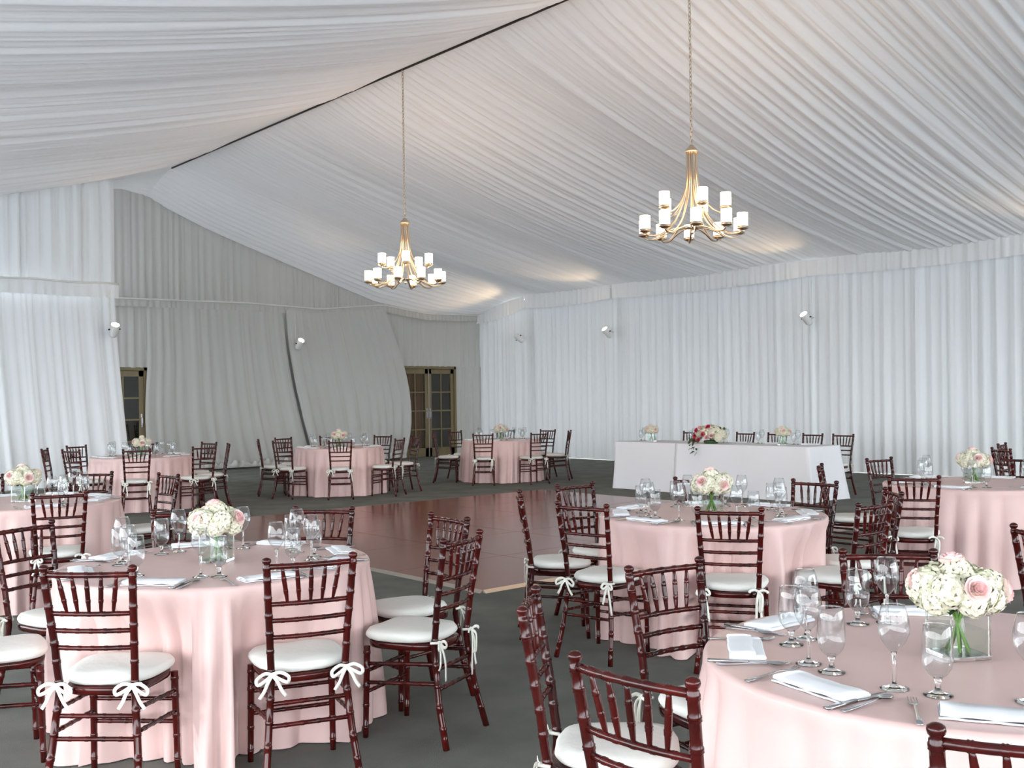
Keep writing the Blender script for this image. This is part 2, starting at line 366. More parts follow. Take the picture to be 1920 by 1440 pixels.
door('door_2', 7.95, 8.99, 2.32, 1)
o = drape('curtain', (15.75, YG + .2), (16.62, YG + .2), .03, 2.4, 81, M['brown'], None, wl=.12, amp=.035, nz=4)
tag(o, 'brown curtain seen through the glass of the left leaf of the double doors', 'curtain')

# ------------------------------------------------------------------ dance floor
df = empty('dance_floor', (5.22, 6.33, 0)); tag(df, 'polished reddish-brown wooden dance floor laid on the grey carpet', 'dance floor')
PW, PH = 1.28, 1.244
mb = MB(); mb.box((.001, .001, .001), (PW * 5 - .001, PH * 5 - .001, .0195)); obj('base_tray', mb.mesh('base_tray', M['alu'], False), df)
mb = MB(); mb.box((.004, .004, 0), (PW - .004, PH - .004, .006)); pm = mb.mesh('floor_tile', M['dance'], False)
for i in range(5):
    for j in range(5): obj('floor_tile', pm, df, (i * PW, j * PH, .018))
def edge(a, b):
    mb = MB(); a = Vector(a); b = Vector(b); d = (b - a).normalized(); n = Vector((d.y, -d.x, 0)) * .035
    z = Vector((0, 0, .024)); mb.add([a, b, b + n, a + n, a + z, b + z], [[0, 1, 5, 4], [4, 5, 2, 3], [0, 3, 2, 1], [0, 4, 3], [1, 2, 5]])
    obj('edge_trim', mb.mesh('edge_trim', M['alu'], False), df)
X5, Y5 = PW * 5, PH * 5
edge((0, 0, 0), (X5, 0, 0)); edge((X5, 0, 0), (X5, Y5, 0)); edge((X5, Y5, 0), (0, Y5, 0)); edge((0, Y5, 0), (0, 0, 0))

# ------------------------------------------------------------------ chandeliers and can lights
def chandelier(loc, ztop, label):
    t = empty('chandelier', loc); tag(t, label, 'chandelier', 'two-tier chandeliers under the ridge')
    mb = MB(); mb.lathe([(.001, 1.03), (.022, 1.03), (.03, 1.015), (.05, 1.0), (.07, .975), (.078, .965), (.078, .955), (.06, .952), (.001, .95)], 16); obj('cap', mb.mesh('cap', M['brass']), t)
    H = ztop - loc[2] - 1.03; n = int(H / .044); mb = MB()
    for k in range(n):
        z = 1.03 + H * (k + .5) / n; q = []
        for j in range(9):
            a = 2 * pi * j / 8; x, zz = .0145 * math.cos(a), .030 * math.sin(a); q.append((x, 0, z + zz) if k % 2 else (0, x, z + zz))
        mb.tube(q, .0046, 5, caps=False)
    obj('chain', mb.mesh('chain', M['brass']), t)
    mb = MB(); mb.lathe([(.001, .05), (.012, .06), (.02, .08), (.012, .1), (.03, .115), (.03, .13), (.001, .135)], 12); obj('finial', mb.mesh('finial', M['brass']), t)
    def arm_mesh(P): mb = MB(); mb.tube(bez(P, 5), .011, 7, flat=.7); return mb.mesh('arm', M['brass'])
    up = arm_mesh([(.058, 0, .955), (.062, 0, .75), (.085, 0, .55), (.15, 0, .40), (.25, 0, .30), (.34, 0, .285), (.36, 0, .31)])
    lo = arm_mesh([(.05, 0, .955), (.055, 0, .72), (.09, 0, .45), (.19, 0, .22), (.34, 0, .07), (.48, 0, .03), (.545, 0, .06)])
    xs = arm_mesh([(.02, 0, .12), (.14, 0, .125), (.28, 0, .085), (.40, 0, .03), (.50, 0, .035)])
    mb = MB(); mb.lathe([(.001, 0), (.03, .0), (.05, .012), (.066, .018), (.066, .022), (.05, .024), (.052, .035), (.062, .036), (.062, .041), (.001, .041)], 14); cup = mb.mesh('cup', M['brass'])
    mb = MB(); mb.lathe([(.056, .0), (.057, .07), (.057, .145), (.053, .145), (.052, .02)], 16); sh = mb.mesh('shade', M['shade'])
    def ring(n, off, me, r, zc):
        for k in range(n):
            a = 2 * pi * k / n + off; arm = obj('arm', me, t, (0, 0, 0), (0, 0, a))
            obj('cup', cup, arm, (r, 0, zc)); obj('shade', sh, arm, (r, 0, zc + .04))
    ring(5, .35, up, .36, .31); ring(10, .12, lo, .545, .06)
    for k in range(10): obj('arm', xs, t, (0, 0, 0), (0, 0, 2 * pi * k / 10 + .12))
    ld = bpy.data.lights.new('chandelier_glow', 'POINT'); ld.energy = 45; ld.color = (1, .62, .36); ld.shadow_soft_size = .35
    lo_ = bpy.data.objects.new('chandelier_glow', ld); COL.objects.link(lo_); lo_.parent = t; lo_.location = (0, 0, .62)
chandelier((RX, 12.62, 3.19), RZ - .02, 'brass two-tier chandelier hanging farther away, over the far end of the dance floor')
chandelier((RX, 7.23, 3.24), RZ - .02, 'brass two-tier chandelier hanging nearer and higher in view, before the white right-hand drapes')

canm = MB(); canm.lathe([(.001, -.16), (.055, -.155), (.075, -.12), (.08, .0), (.08, .11), (.074, .11), (.072, .09)], 20); canm = canm.mesh('can_body', M['can'])
lensm = MB(); lensm.lathe([(.073, .085), (.05, .098), (.001, .103)], 20); lensm.F.pop(); lensm.I.pop(); lensm = lensm.mesh('lens', M['lens'])
def can(loc, aim, wall, label, energy=55):
    t = empty('can_light', loc); tag(t, label, 'spotlight', 'white can uplights on the drapes')
    aim = Vector(aim).normalized(); q = aim.to_track_quat('Z', 'Y')
    b = obj('can_body', canm, t); b.rotation_mode = 'QUATERNION'; b.rotation_quaternion = q
    l = obj('lens', lensm, t); l.rotation_mode = 'QUATERNION'; l.rotation_quaternion = q
    wv = Vector(wall); side = aim.cross(wv).normalized() * .09
    mb = MB(); mb.tube([-side, -side + wv * .14, side + wv * .14, side], .008, 6); mb.tube([wv * .14, wv * .22], .012, 6); obj('yoke', mb.mesh('yoke', M['can']), t)
    for s in (-1, 1):
        mb = MB(); mb.tube([side * s * .92, side * s * 1.25], .013, 8); obj('knob', mb.mesh('knob', M['black']), t)
    mb = MB(); mb.tube([wv * .18, wv * .2 + Vector((0, 0, .2)), wv * .2 + Vector((0, 0, .75))], .006, 5); obj('cable', mb.mesh('cable', M['cord']), t)
    ld = bpy.data.lights.new('can_beam', 'SPOT'); ld.energy = energy; ld.color = (1, .70, .40); ld.spot_size = R(75); ld.spot_blend = .7; ld.shadow_soft_size = .05
    s = bpy.data.objects.new('can_beam', ld); COL.objects.link(s); s.parent = t; s.location = aim * .125; s.rotation_mode = 'QUATERNION'; s.rotation_quaternion = (-aim).to_track_quat('Z', 'Y')
can((7.22, YP - .46, 2.92), (-.05, -.6, .75), (0, 1, 0), 'white can light on the edge of the near drape at the left')
can((12.5, gy - .42, 2.90), (.0, -.68, .7), (0, 1, 0), 'white can light between the two loose gable curtains')
can((17.93, 20.15, 3.10), (-.62, .5, .7), (1, 0, 0), 'white can light on the corner post, seen side-on beyond the chandelier')
can((17.93, 17.0, 3.07), (-.75, .12, .75), (1, 0, 0), 'white can light between the chandelier chains on the right-hand drapes')
can((17.93, 11.6, 3.04), (-.75, .12, .75), (1, 0, 0), 'white can light highest in view on the right-hand drapes')
can((17.93, 6.2, 3.04), (-.75, .12, .75), (1, 0, 0), 'white can light beyond the right-hand edge of the picture')

# ================================================================== CHAIR
def bamboo(P, r, rings, seg=8, n=6, taper=None):
    """sweep with double bead rings; rings = fractions of the length"""
    C = bez(P, n) if len(P) > 2 else [Vector(P[0]).lerp(Vector(P[1]), k / 8) for k in range(9)]
    d = [0]
    for k in range(1, len(C)): d.append(d[-1] + (C[k] - C[k - 1]).length)
    Lt = d[-1]; S = {round(x, 5): 1.0 for x in d}
    for f in rings:
        s = f * Lt
        for o, q in ((-.0075, 1.0), (-.004, 1.17), (0, 1.04), (.004, 1.17), (.0075, 1.0)):
            if 0 <= s + o <= Lt: S[round(s + o, 5)] = q
    out = []; rad = []
    for s in sorted(S):
        k = max(0, min(len(C) - 2, int(np.searchsorted(d, s)) - 1)); t = (s - d[k]) / max(1e-9, d[k + 1] - d[k]); out.append(C[k].lerp(C[k + 1], t))
        rad.append(r * S[s] * (taper(s / Lt) if taper else 1))
    return out, rad
def bam_mesh(name, *a, **k):
    mb = MB(); P, r = bamboo(*a, **k); mb.tube(P, r, k.get('seg', 8)); return mb.mesh(name, M['wood'])
def post_xyz(z): return np.interp(z, [0, .2, .43, .6, .75, .9], [.19, .168, .148, .155, .164, .172]), np.interp(z, [0, .2, .43, .6, .75, .9], [-.262, -.214, -.185, -.203, -.228, -.252])
def build_chair():
    t = empty('banquet_chair')
    P = [(post_xyz(z)[0], post_xyz(z)[1], z) for z in (0, .1, .2, .32, .43, .52, .6, .68, .75, .83, .893)]
    for s in (1, -1):
        mb = MB(); C, r = bamboo([(p[0] * s, p[1], p[2]) for p in P], .0148, [.1, .2, .3, .40, .52, .61, .69, .77, .85, .93, .985], n=2)
        e = C[-1]; C += [e + Vector((0, 0, q)) for q in (.004, .010, .017, .024, .029, .031)]; r += [.011, .0165, .0185, .017, .010, .002]
        mb.tube(C, r, 10); obj('back_post', mb.mesh('back_post', M['wood']), t)
    for s in (1, -1):
        obj('front_leg', bam_mesh('front_leg', [(.178 * s, .165, 0), (.172 * s, .155, .415)], .0155, [.12, .35, .56, .75, .93], seg=10, taper=lambda f: .82 + .18 * f), t)
    def rail(name, z, back, r, nr=5, bow=.018):
        x, y = post_xyz(z); return bam_mesh(name, [(-x, y, z), (-x * .5, y - bow * .75, z), (0, y - bow, z), (x * .5, y - bow * .75, z), (x, y, z)], r, [(k + 1) / (nr + 1) for k in range(nr)], n=2)
    obj('top_rail', rail('top_rail', .886, 1, .0115), t)
    for z in (.735, .668, .600): obj('cross_rail', rail('cross_rail', z, 1, .0095), t)
    for k in range(5):
        u = (k - 2) / 3; xa, ya = post_xyz(.886); xb, yb = post_xyz(.735); bw = .018 * (1 - u * u)
        obj('spindle', bam_mesh('spindle', [(xb * u * .82, yb - bw, .735), (xa * u, ya - bw, .886)], .0082, [.33, .66], seg=7, taper=lambda f: .62 + .55 * math.sin(pi * min(1, max(0, f))) ** .8), t)
    # stretchers
    def bar(a, b): obj('stretcher', bam_mesh('stretcher', [a, b], .0092, [.2, .4, .6, .8], seg=7), t)
    bar((-.176, .16, .30), (.176, .16, .30)); bar((-.177, .162, .205), (.177, .162, .205))
    for z in (.335, .25): x, y = post_xyz(z); bar((-x, y, z), (x, y, z))
    for s in (1, -1):
        for zf, zb in ((.335, .36), (.25, .275)): x, y = post_xyz(zb); bar((s * .175, .16, zf), (s * x, y, zb))
    def outline(a, sx, sy):
        c, s_ = math.cos(a), math.sin(a); e = .62
        x = math.copysign(abs(c) ** e, c); y = math.copysign(abs(s_) ** e, s_)
        return x * sx * (.90 + .10 * y) , y * sy
    def plate(prof, sx, sy, n=28):
        V = []; F = []
        for (k, z) in prof:
            for j in range(n): x, y = outline(2 * pi * j / n, sx * k, sy * k); V.append((x, y, z))
        m = len(prof)
        for q in range(m - 1):
            for j in range(n): F.append([q * n + j, q * n + (j + 1) % n, (q + 1) * n + (j + 1) % n, (q + 1) * n + j])
        F += [list(range(n))[::-1], [(m - 1) * n + j for j in range(n)]]
        return V, F
    V, F = plate([(.90, .408), (.97, .41), (.985, .425), (.985, .436), (.96, .44)], .195, .19); obj('seat_frame', mesh('seat_frame', V, F, M['wood']), t)
    V, F = plate([(.88, .441), (.98, .448), (1.02, .462), (1.005, .476), (.95, .486), (.8, .492), (.5, .496), (.15, .497)], .205, .185, 32)
    V = [(x, y + .012 - (.014 if y < -.16 else 0) * 0, z + .003 * math.sin(23 * x + 5 * z * 60) * math.cos(19 * y)) for x, y, z in V]
    cu = obj('cushion', mesh('cushion', V, F, M['cushion']), t)
    return t, cu
def bow_mesh(kind):
    mb = MB(); rn = random.Random(kind); up = Vector((0, 1, 0))
    mb.tube([(-.019, .012, .455), (-.012, -.016, .457), (.012, -.016, .457), (.019, .012, .455)], .006, 6)     # band round the post
    mb.lathe([(.001, -.008), (.009, -.005), (.010, .004), (.001, .008)], 8, c=(0, -.022, .456))
    def st(P, w=.0135): mb.ribbon(bez(P, 4), w, .0016, Vector((0, 1, 0)))
    if kind == 0:
        for s in (1, -1):
            st([(0, -.024, .456), (.03 * s, -.032, .464), (.062 * s, -.036, .445), (.058 * s, -.038, .424), (.03 * s, -.034, .436), (.002 * s, -.027, .454)])
            st([(0, -.026, .455), (.018 * s, -.036, .43), (.034 * s, -.036, .395), (.052 * s, -.034, .368)])
    elif kind == 1:
        for s in (1, -1):
            st([(0, -.024, .456), (.022 * s, -.032, .466), (.045 * s, -.036, .46), (.05 * s, -.036, .45)])
            st([(0, -.026, .455), (.010 * s, -.036, .40), (.013 * s, -.034, .33), (.02 * s, -.036, .27 + .02 * s)])
        st([(0, -.027, .455), (.02, -.038, .43), (.016, -.04, .36), (.004, -.034, .352), (.006, -.03, .40), (0, -.027, .45)])
    else:
        for s in (1, -1):
            st([(0, -.026, .455), (.012 * s, -.036, .41), (.022 * s, -.04, .36), (.03 * s, -.036, .31 - .03 * s)])
            st([(0, -.024, .456), (.024 * s, -.034, .458), (.036 * s, -.04, .438), (.022 * s, -.036, .43), (0, -.028, .452)])
    return mb.mesh('tie', M['tie'])
TIES = [bow_mesh(k) for k in range(3)]
CHAIR0, CU0 = build_chair()
px, py = post_xyz(.456)
for s in (1, -1): obj('tie', TIES[0], CU0, (s * px, py, 0))
first = [True]
def place_chair(mid, fa, label, group, kind=0, height=0):
    """mid: ground point below the middle of the top rail, fa: facing angle in degrees"""
    t = CHAIR0 if first[0] else copy_tree(CHAIR0)
    first[0] = False
    a = R(fa); t.location = (mid[0] + .25 * math.cos(a), mid[1] + .25 * math.sin(a), height); t.rotation_euler = (0, 0, a - pi / 2)
    for c in t.children:
        if c.name.startswith('cushion'):
            for k, q in enumerate(c.children): q.data = TIES[(kind + k) % 3 if kind else 0]
    tag(t, label, 'chair', group); return t

# ================================================================== TABLEWARE
def glass_mesh(name, solid, bowl):
    mb = MB(); mb.lathe([(.0005, 0)] + solid + [(.0005, solid[-1][1] + .002)], 24, 1)
    r, z = bowl[-1]; mb.lathe(bowl + [(r - .0007, z + .0008), (r - .0014, z), (r - .001, z - .006)], 28, 0); mb.F.pop(); mb.I.pop()
    return mb.mesh(name, [M['glass'], M['solid']])
def wine_mesh():
    return glass_mesh('wine_glass', [(.036, .0), (.0365, .0015), (.02, .005), (.007, .010), (.0045, .02), (.0038, .055), (.0045, .085), (.009, .095)],
        [(.009, .095), (.018, .105), (.030, .122), (.0385, .143), (.040, .158), (.0385, .178), (.034, .2), (.029, .217)])
def water_mesh():
    return glass_mesh('water_glass', [(.036, .0), (.0365, .002), (.02, .006), (.010, .012), (.0065, .022), (.007, .034), (.012, .044)],
        [(.012, .044), (.024, .054), (.034, .07), (.0385, .092), (.0385, .115), (.036, .145), (.0335, .178)])
WINE, WATER = wine_mesh(), water_mesh()
def napkin_mesh(kind):
    mb = MB(); w, l = (.052, .122); V = []; pts = []
    h = .0030; zz = .0028
    pts += [(-w, zz), (0, zz), (w - .004, zz)] + [(w - .004 + h * math.sin(a), zz + h - h * math.cos(a)) for a in (pi * .25, pi * .5, pi * .75)]
    pts += [(w - .004, zz + 2 * h), (0, zz + 2 * h + .001), (-w + .006, zz + 2 * h)] + [(-w + .006 - h * math.sin(a), zz + 3 * h - h * math.cos(a)) for a in (pi * .25, pi * .5, pi * .75)]
    pts += [(-w + .006, zz + 4 * h), (0, zz + 4 * h + .002), (w - .01 - .02 * kind, zz + 4 * h)]
    n = len(pts); ny = 9; th = .0050
    for side in (0, 1):
        for j in range(ny):
            y = -l + 2 * l * j / (ny - 1)
            for k, (x, z) in enumerate(pts):
                a = pts[max(0, k - 1)]; b = pts[min(n - 1, k + 1)]; dx, dz = b[0] - a[0], b[1] - a[1]; q = math.hypot(dx, dz) or 1
                o = (th / 2) * (1 if side else -1)
                V.append((x - dz / q * o + .003 * math.sin(j * 1.1 + kind) * (k / n), y + .006 * (k / n) * (1 if kind else -1), max(.0004, z + dx / q * o + .0012 * math.sin(j * 2 + k * .4))))
    F = []
    for side in (0, 1):
        b0 = side * ny * n
        for j in range(ny - 1):
            for k in range(n - 1): q = [b0 + j * n + k, b0 + (j + 1) * n + k, b0 + (j + 1) * n + k + 1, b0 + j * n + k + 1]; F.append(q if side == 0 else q[::-1])
    o = ny * n
    for j in range(ny - 1):
        for k in (0, n - 1): F.append([j * n + k, (j + 1) * n + k, o + (j + 1) * n + k, o + j * n + k])
    for k in range(n - 1):
        for j in (0, ny - 1): F.append([j * n + k, j * n + k + 1, o + j * n + k + 1, o + j * n + k])
    return mesh('napkin', V, F, M['napkin'])
NAP = [napkin_mesh(0), napkin_mesh(1)]
def fork_mesh():
    mb = MB(); mb.ribbon([(0, -.10, .003), (0, -.06, .004), (0, 0, .007), (0, .03, .010), (0, .045, .008), (0, .06, .005), (0, .068, .004)], [.016, .014, .007, .006, .014, .023, .024], .002)
    for k in range(4): x = (k - 1.5) * .0066; mb.ribbon([(x, .066, .004), (x, .085, .004), (x, .105, .009)], [.0042, .0036, .0025], .0016)
    return mb.mesh('fork', M['silver'])
def knife_mesh():
    mb = MB(); mb.ribbon([(0, -.115, .004), (0, -.06, .004), (0, .0, .004)], [.017, .015, .011], .006); mb.ribbon([(0, 0, .004), (.002, .03, .004), (.003, .08, .004), (.004, .105, .004), (.0, .12, .004)], [.012, .019, .019, .013, .003], .002)
    return mb.mesh('knife', M['silver'])
def spoon_mesh():
    mb = MB(); mb.ribbon([(0, -.10, .003), (0, -.05, .004), (0, .02, .008), (0, .045, .008)], [.016, .013, .007, .008], .002)
    V, F = grid(lambda a, b: (.019 * math.sin(pi * a) * (2 * b - 1), .043 + .052 * a, .010 - .006 * math.sin(pi * a) * (1 - (2 * b - 1) ** 2) ), 9, 7); mb.add(V, F)
    V, F = grid(lambda a, b: (.019 * math.sin(pi * a) * (2 * b - 1), .043 + .052 * a, .0085 - .006 * math.sin(pi * a) * (1 - (2 * b - 1) ** 2) ), 9, 7); mb.add(V, [f[::-1] for f in F])
    return mb.mesh('spoon', M['silver'])
FORK, KNIFE, SPOON = fork_mesh(), knife_mesh(), spoon_mesh()

# ------------------------------------------------------------------ flowers
def hyd_mesh(seed, rad=.055, n=88):
    rn = random.Random(seed); mb = MB()
    mb.lathe([(.001, -rad * .7)] + [(rad * .78 * math.sin(a), -rad * .7 * math.cos(a) + .0) for a in (.5, 1.0, 1.57, 2.1, 2.6)] + [(.001, rad * .7)], 10)
    for k in range(n):
        z = 1 - 1.75 * (k + .5) / n; q = math.sqrt(max(0, 1 - z * z)); a = k * 2.39996
        d = Vector((q * math.cos(a), q * math.sin(a), z)); c = d * rad * rn.uniform(.86, 1.04)
        u = d.orthogonal().normalized(); w = d.cross(u); th = rn.uniform(0, 1.5); s = rn.uniform(.0105, .0145)
        for p in range(4):
            b = th + p * pi / 2; e = u * math.cos(b) + w * math.sin(b); g = u * -math.sin(b) + w * math.cos(b)
            lift = rn.uniform(.0, .005)
            mb.add([c - d * .002, c + e * s * .5 + g * s * .55 + d * .002, c + e * s * 1.0 + g * s * .38 + d * lift, c + e * s * 1.12 + d * (lift - .001), c + e * s * 1.0 - g * s * .38 + d * lift, c + e * s * .5 - g * s * .55 + d * .002, c + e * s * .6 + d * .0005], [[0, 1, 6], [1, 2, 6], [2, 3, 6], [3, 4, 6], [4, 5, 6], [5, 0, 6]])
    return mb.mesh('hydrangea_head', M['hyd'])
HYD = [hyd_mesh(k) for k in range(3)]
def rose_mesh(mats, rad=.03):
    mb = MB(); rn = random.Random(5)
    layers = [(.007, .022, 3, .1, 0), (.012, .022, 4, .25, 0), (.018, .021, 5, .5, 0), (.025, .018, 6, .85, 1), (.031, .012, 6, 1.15, 1)]
    k0 = rad / .03
    for li, (r, h, n, open_, mi) in enumerate(layers):
        for p in range(n):
            a0 = 2 * pi * p / n + li * .6; sp = 2 * pi / n * .72
            def fn(u, v):
                a = a0 + (u - .5) * 2 * sp; t = v; edge_ = 1 - (2 * u - 1) ** 4 * .35
                rr = r * (.35 + .65 * t ** .6) + open_ * .006 * t * t
                z = -.014 + (h + .014) * t * edge_ - open_ * .004 * t ** 3 + (.001 * math.sin(9 * u + p))
                return (rr * math.cos(a) * k0, rr * math.sin(a) * k0, z * k0)
            V, F = grid(fn, 6, 4); mb.add(V, F, mi)
    return mb.mesh('rose', mats)
ROSE = rose_mesh([M['rosein'], M['rose']]); ROSEH = rose_mesh([M['hot'], M['hot']], .028)
def leaf_mesh():
    def fn(u, v): w = .016 * math.sin(pi * u) ** .8; return (w * (2 * v - 1), .06 * u, .006 * math.sin(pi * u) + .004 * abs(2 * v - 1))
    V, F = grid(fn, 6, 3); return mesh('leaf', V, F, M['leaf'])
LEAF = leaf_mesh()
def stem_mesh():
    mb = MB()
    mb.tube([(0, 0, 0), (.002, .001, .08), (0, 0, .15)], .0042, 6); return mb.mesh('stem', M['stem'])
STEM = stem_mesh()
def vase_mesh(s=.125):
    h = s / 2; mb = MB(); w = .006; mb.box((-h, -h, 0), (h, h, .012), 1)
    for sx in (-1, 1):
        for sy in (-1, 1): mb.box((min(sx * h, sx * (h - .005)), min(sy * h, sy * (h - .005)), .0121), (max(sx * h, sx * (h - .005)), max(sy * h, sy * (h - .005)), s), 1)
    V = [(x, y, z) for z in (.012, s) for x, y in ((-h, -h), (h, -h), (h, h), (-h, h))]; F = [[0, 1, 5, 4], [1, 2, 6, 5], [2, 3, 7, 6], [3, 0, 4, 7]]; mb.add(V, F)
    i = h - w; V = [(x, y, z) for z in (.013, s) for x, y in ((-i, -i), (i, -i), (i, i), (-i, i))]; mb.add(V, [f[::-1] for f in F])
    mb.add([(x * q, y * q, s) for q in (h, i) for x, y in ((-1, -1), (1, -1), (1, 1), (-1, 1))], [[0, 1, 5, 4], [1, 2, 6, 5], [2, 3, 7, 6], [3, 0, 4, 7]])
    return mb.mesh('cube_vase', [M['vase'], M['solid']], False)
VASE = vase_mesh()
mb = MB(); mb.box((-.055, -.055, .0135), (.055, .055, .085)); WATERM = mb.mesh('water', M['water'], False)
def aimz(o, d): o.rotation_mode = 'QUATERNION'; o.rotation_quaternion = Vector(d).to_track_quat('Z', 'Y')
def bouquet(loc, rz, seed, tdesc, roses=5, big=1.0, green=0):
    rn = random.Random(seed)
    v = obj('flower_vase', VASE, None, loc, (0, 0, rz)); tag(v, 'clear glass cube vase on ' + tdesc, 'vase', 'cube vases'); obj('water', WATERM, v)
    b = empty('flower_arrangement', loc, rz); tag(b, 'white hydrangea and pale pink rose bouquet on ' + tdesc, 'flowers', 'hydrangea bouquets')
    C = Vector((0, 0, .180))
    dirs = [(0, 0, 1)] + [(math.cos(a), math.sin(a), .45) for a in (0.2, 1.25, 2.3, 3.3, 4.35, 5.4)] + [(math.cos(a), math.sin(a), -.12) for a in (.7, 1.9, 3.0, 4.0, 5.0, 6.0)]
    for k, d in enumerate(dirs):
        d = Vector(d).normalized(); p = C + Vector((d.x * .088, d.y * .088, d.z * .050)) * big
        h = obj('hydrangea_head', HYD[k % 3], b, p); aimz(h, d + Vector((rn.uniform(-.2, .2), rn.uniform(-.2, .2), 0))); h.scale = (rn.uniform(.9, 1.08) if k < 7 else rn.uniform(.76, .82),) * 3
    rd = [(.05, .1, 1), (.75, -.65, .5), (-.95, .15, .35), (.3, .95, .4), (-.5, -.85, .15), (.95, .4, -.05)][:roses]
    for d in rd:
        d = Vector(d).normalized(); p = C + Vector((d.x * .128, d.y * .128, d.z * .100)) * big; r = obj('rose', ROSE, b, p); aimz(r, d)
    for k in range(7):
        a = k * .9 + rn.uniform(-.2, .2); foot = Vector((.034 * math.cos(a), .034 * math.sin(a), .016)); head = Vector((-.03 * math.cos(a), -.03 * math.sin(a), .16))
        s = obj('stem', STEM, b, foot); aimz(s, head - foot)
    for k in range(6 + green):
        a = k * 1.05 + rn.uniform(-.3, .3); l = obj('leaf', LEAF, b, (.05 * math.cos(a), .05 * math.sin(a), .132 + rn.uniform(0, .012)), (R(rn.uniform(-12, 12)), 0, a - pi / 2))
    return b

# ================================================================== ROUND TABLES
TZ = .765
R0 = .745
def cloth_mesh(seed, chairs, grp):
    rn = random.Random(seed); n = 240
    folds = []; a = 0.0
    while a < 2 * pi - .12:
        w = rn.uniform(.12, .30); folds.append((a, min(w, 2 * pi - a), rn.uniform(.55, 1.2))); a += w
    def wave(t):
        t %= 2 * pi
        for a0, w, am in folds:
            if a0 <= t < a0 + w: return am * math.sin(pi * (t - a0) / w) ** .85
        return 0
    # how far in the tucked-in seats and front legs hold the cloth, bin by bin round the table
    lim = [9.0] * n
    for (ang, rc, dev, kind) in chairs:
        if kind == 9: continue
        a_ = R(ang); fa = R(ang + 180 + dev); ox, oy = rc * math.cos(a_) + .25 * math.cos(fa), rc * math.sin(a_) + .25 * math.sin(fa)
        pts = []
        for q in range(500):
            b_ = 2 * pi * q / 500; cc, ss = math.cos(b_), math.sin(b_); x = math.copysign(abs(cc) ** .62, cc); y = math.copysign(abs(ss) ** .62, ss)
            pts.append((x * .218 * (.90 + .10 * y), y * .196 + .012))
        for sx in (-1, 1): pts += [(sx * .178 + .024 * math.cos(q), .165 + .024 * math.sin(q)) for q in np.arange(0, 6.28, .1)]
        for x, y in pts:
            X = ox + x * math.sin(fa) + y * math.cos(fa); Y = oy - x * math.cos(fa) + y * math.sin(fa); i = int(round((math.atan2(Y, X) % (2 * pi)) / (2 * pi) * n)) % n
            lim[i] = min(lim[i], math.hypot(X, Y) - .012)
    lim = [min(lim[(i + d) % n] for d in (-2, -1, 0, 1, 2)) for i in range(n)]
    rings = [(.0, 0, 1), (.35, 0, 1), (.6, 0, 1), (.70, 0, 1), (.728, .001, 1)]
    V = []; F = []
    prof = [('t', .0), ('t', .3), ('t', .55), ('t', .68), ('t', .708)] + [('e', a) for a in (.25, .6, 1.0, 1.35)] + [('d', h) for h in (.03, .08, .15, .23, .32, .42, .52, .60, .67, .72, .752)]
    for kind, p in prof:
        for j in range(n):
            t = 2 * pi * j / n
            if kind == 't': r, z = p, TZ + .0012 * math.sin(5 * t + 9 * p) * (p > .1) * (p < .6)
            elif kind == 'e': r, z = .708 + .02 * math.sin(p), TZ - .02 * (1 - math.cos(p))
            else:
                f = p / .752; w = wave(t + .05 * f); u_ = min(1, p / .22); u_ = u_ * u_ * (3 - 2 * u_)
                r = .716 + .09 * f ** .62 * w + .012 * math.sin(3 * t + seed) * f
                if lim[j] < 2:
                    le = .728 * (1 - u_) + min(lim[j], .95) * u_ if lim[j] < .728 else lim[j]
                    if r > le - .03: r = min(r, le) - .085 * f ** .42 * (1 - min(1, w * .9 + .05)) * min(1, max(0, (r - le + .03) / .05))
                z = TZ - .02 - p * (TZ - .02 - .006) / .752
            V.append((r * math.cos(t), r * math.sin(t), z))
    m = len(prof)
    for k in range(m - 1):
        for j in range(n): F.append([k * n + j, (k + 1) * n + j, (k + 1) * n + (j + 1) % n, k * n + (j + 1) % n])
    return mesh('tablecloth', V, F, M['pink'])
tt = MB(); tt.lathe([(.001, .735), (.695, .735), (.70, .745), (.70, .760), (.695, .7625), (.001, .7625)], 40); TTOP = tt.mesh('tabletop', M['brown'], False)
tt = MB(); tt.tube([(0, 0, 0), (0, 0, .735)], .018, 8); TLEG = tt.mesh('leg', M['alu'])
OCT = ['right', 'front-right', 'front', 'front-left', 'left', 'back-left', 'back', 'back-right']
def seat_names(angles):
    """name each place by where it lies at its table as seen from the camera"""
    q = []
    for a in angles:
        e = Vector((math.cos(R(a)), math.sin(R(a)), 0)); q.append(math.degrees(math.atan2(-e.dot(FW), e.dot(RT))) % 360 / 45)
    order = sorted(range(len(q)), key=lambda i: q[i]); best = None
    import itertools
    for comb in itertools.combinations(range(8), len(q)):
        for sh in range(len(q)):
            c = comb[sh:] + comb[:sh]; err = sum(min(abs(q[order[i]] - c[i]), 8 - abs(q[order[i]] - c[i])) ** 2 for i in range(len(q)))
            if best is None or err < best[0]: best = (err, c)
    return {order[i]: OCT[best[1][i]] for i in range(len(q))}
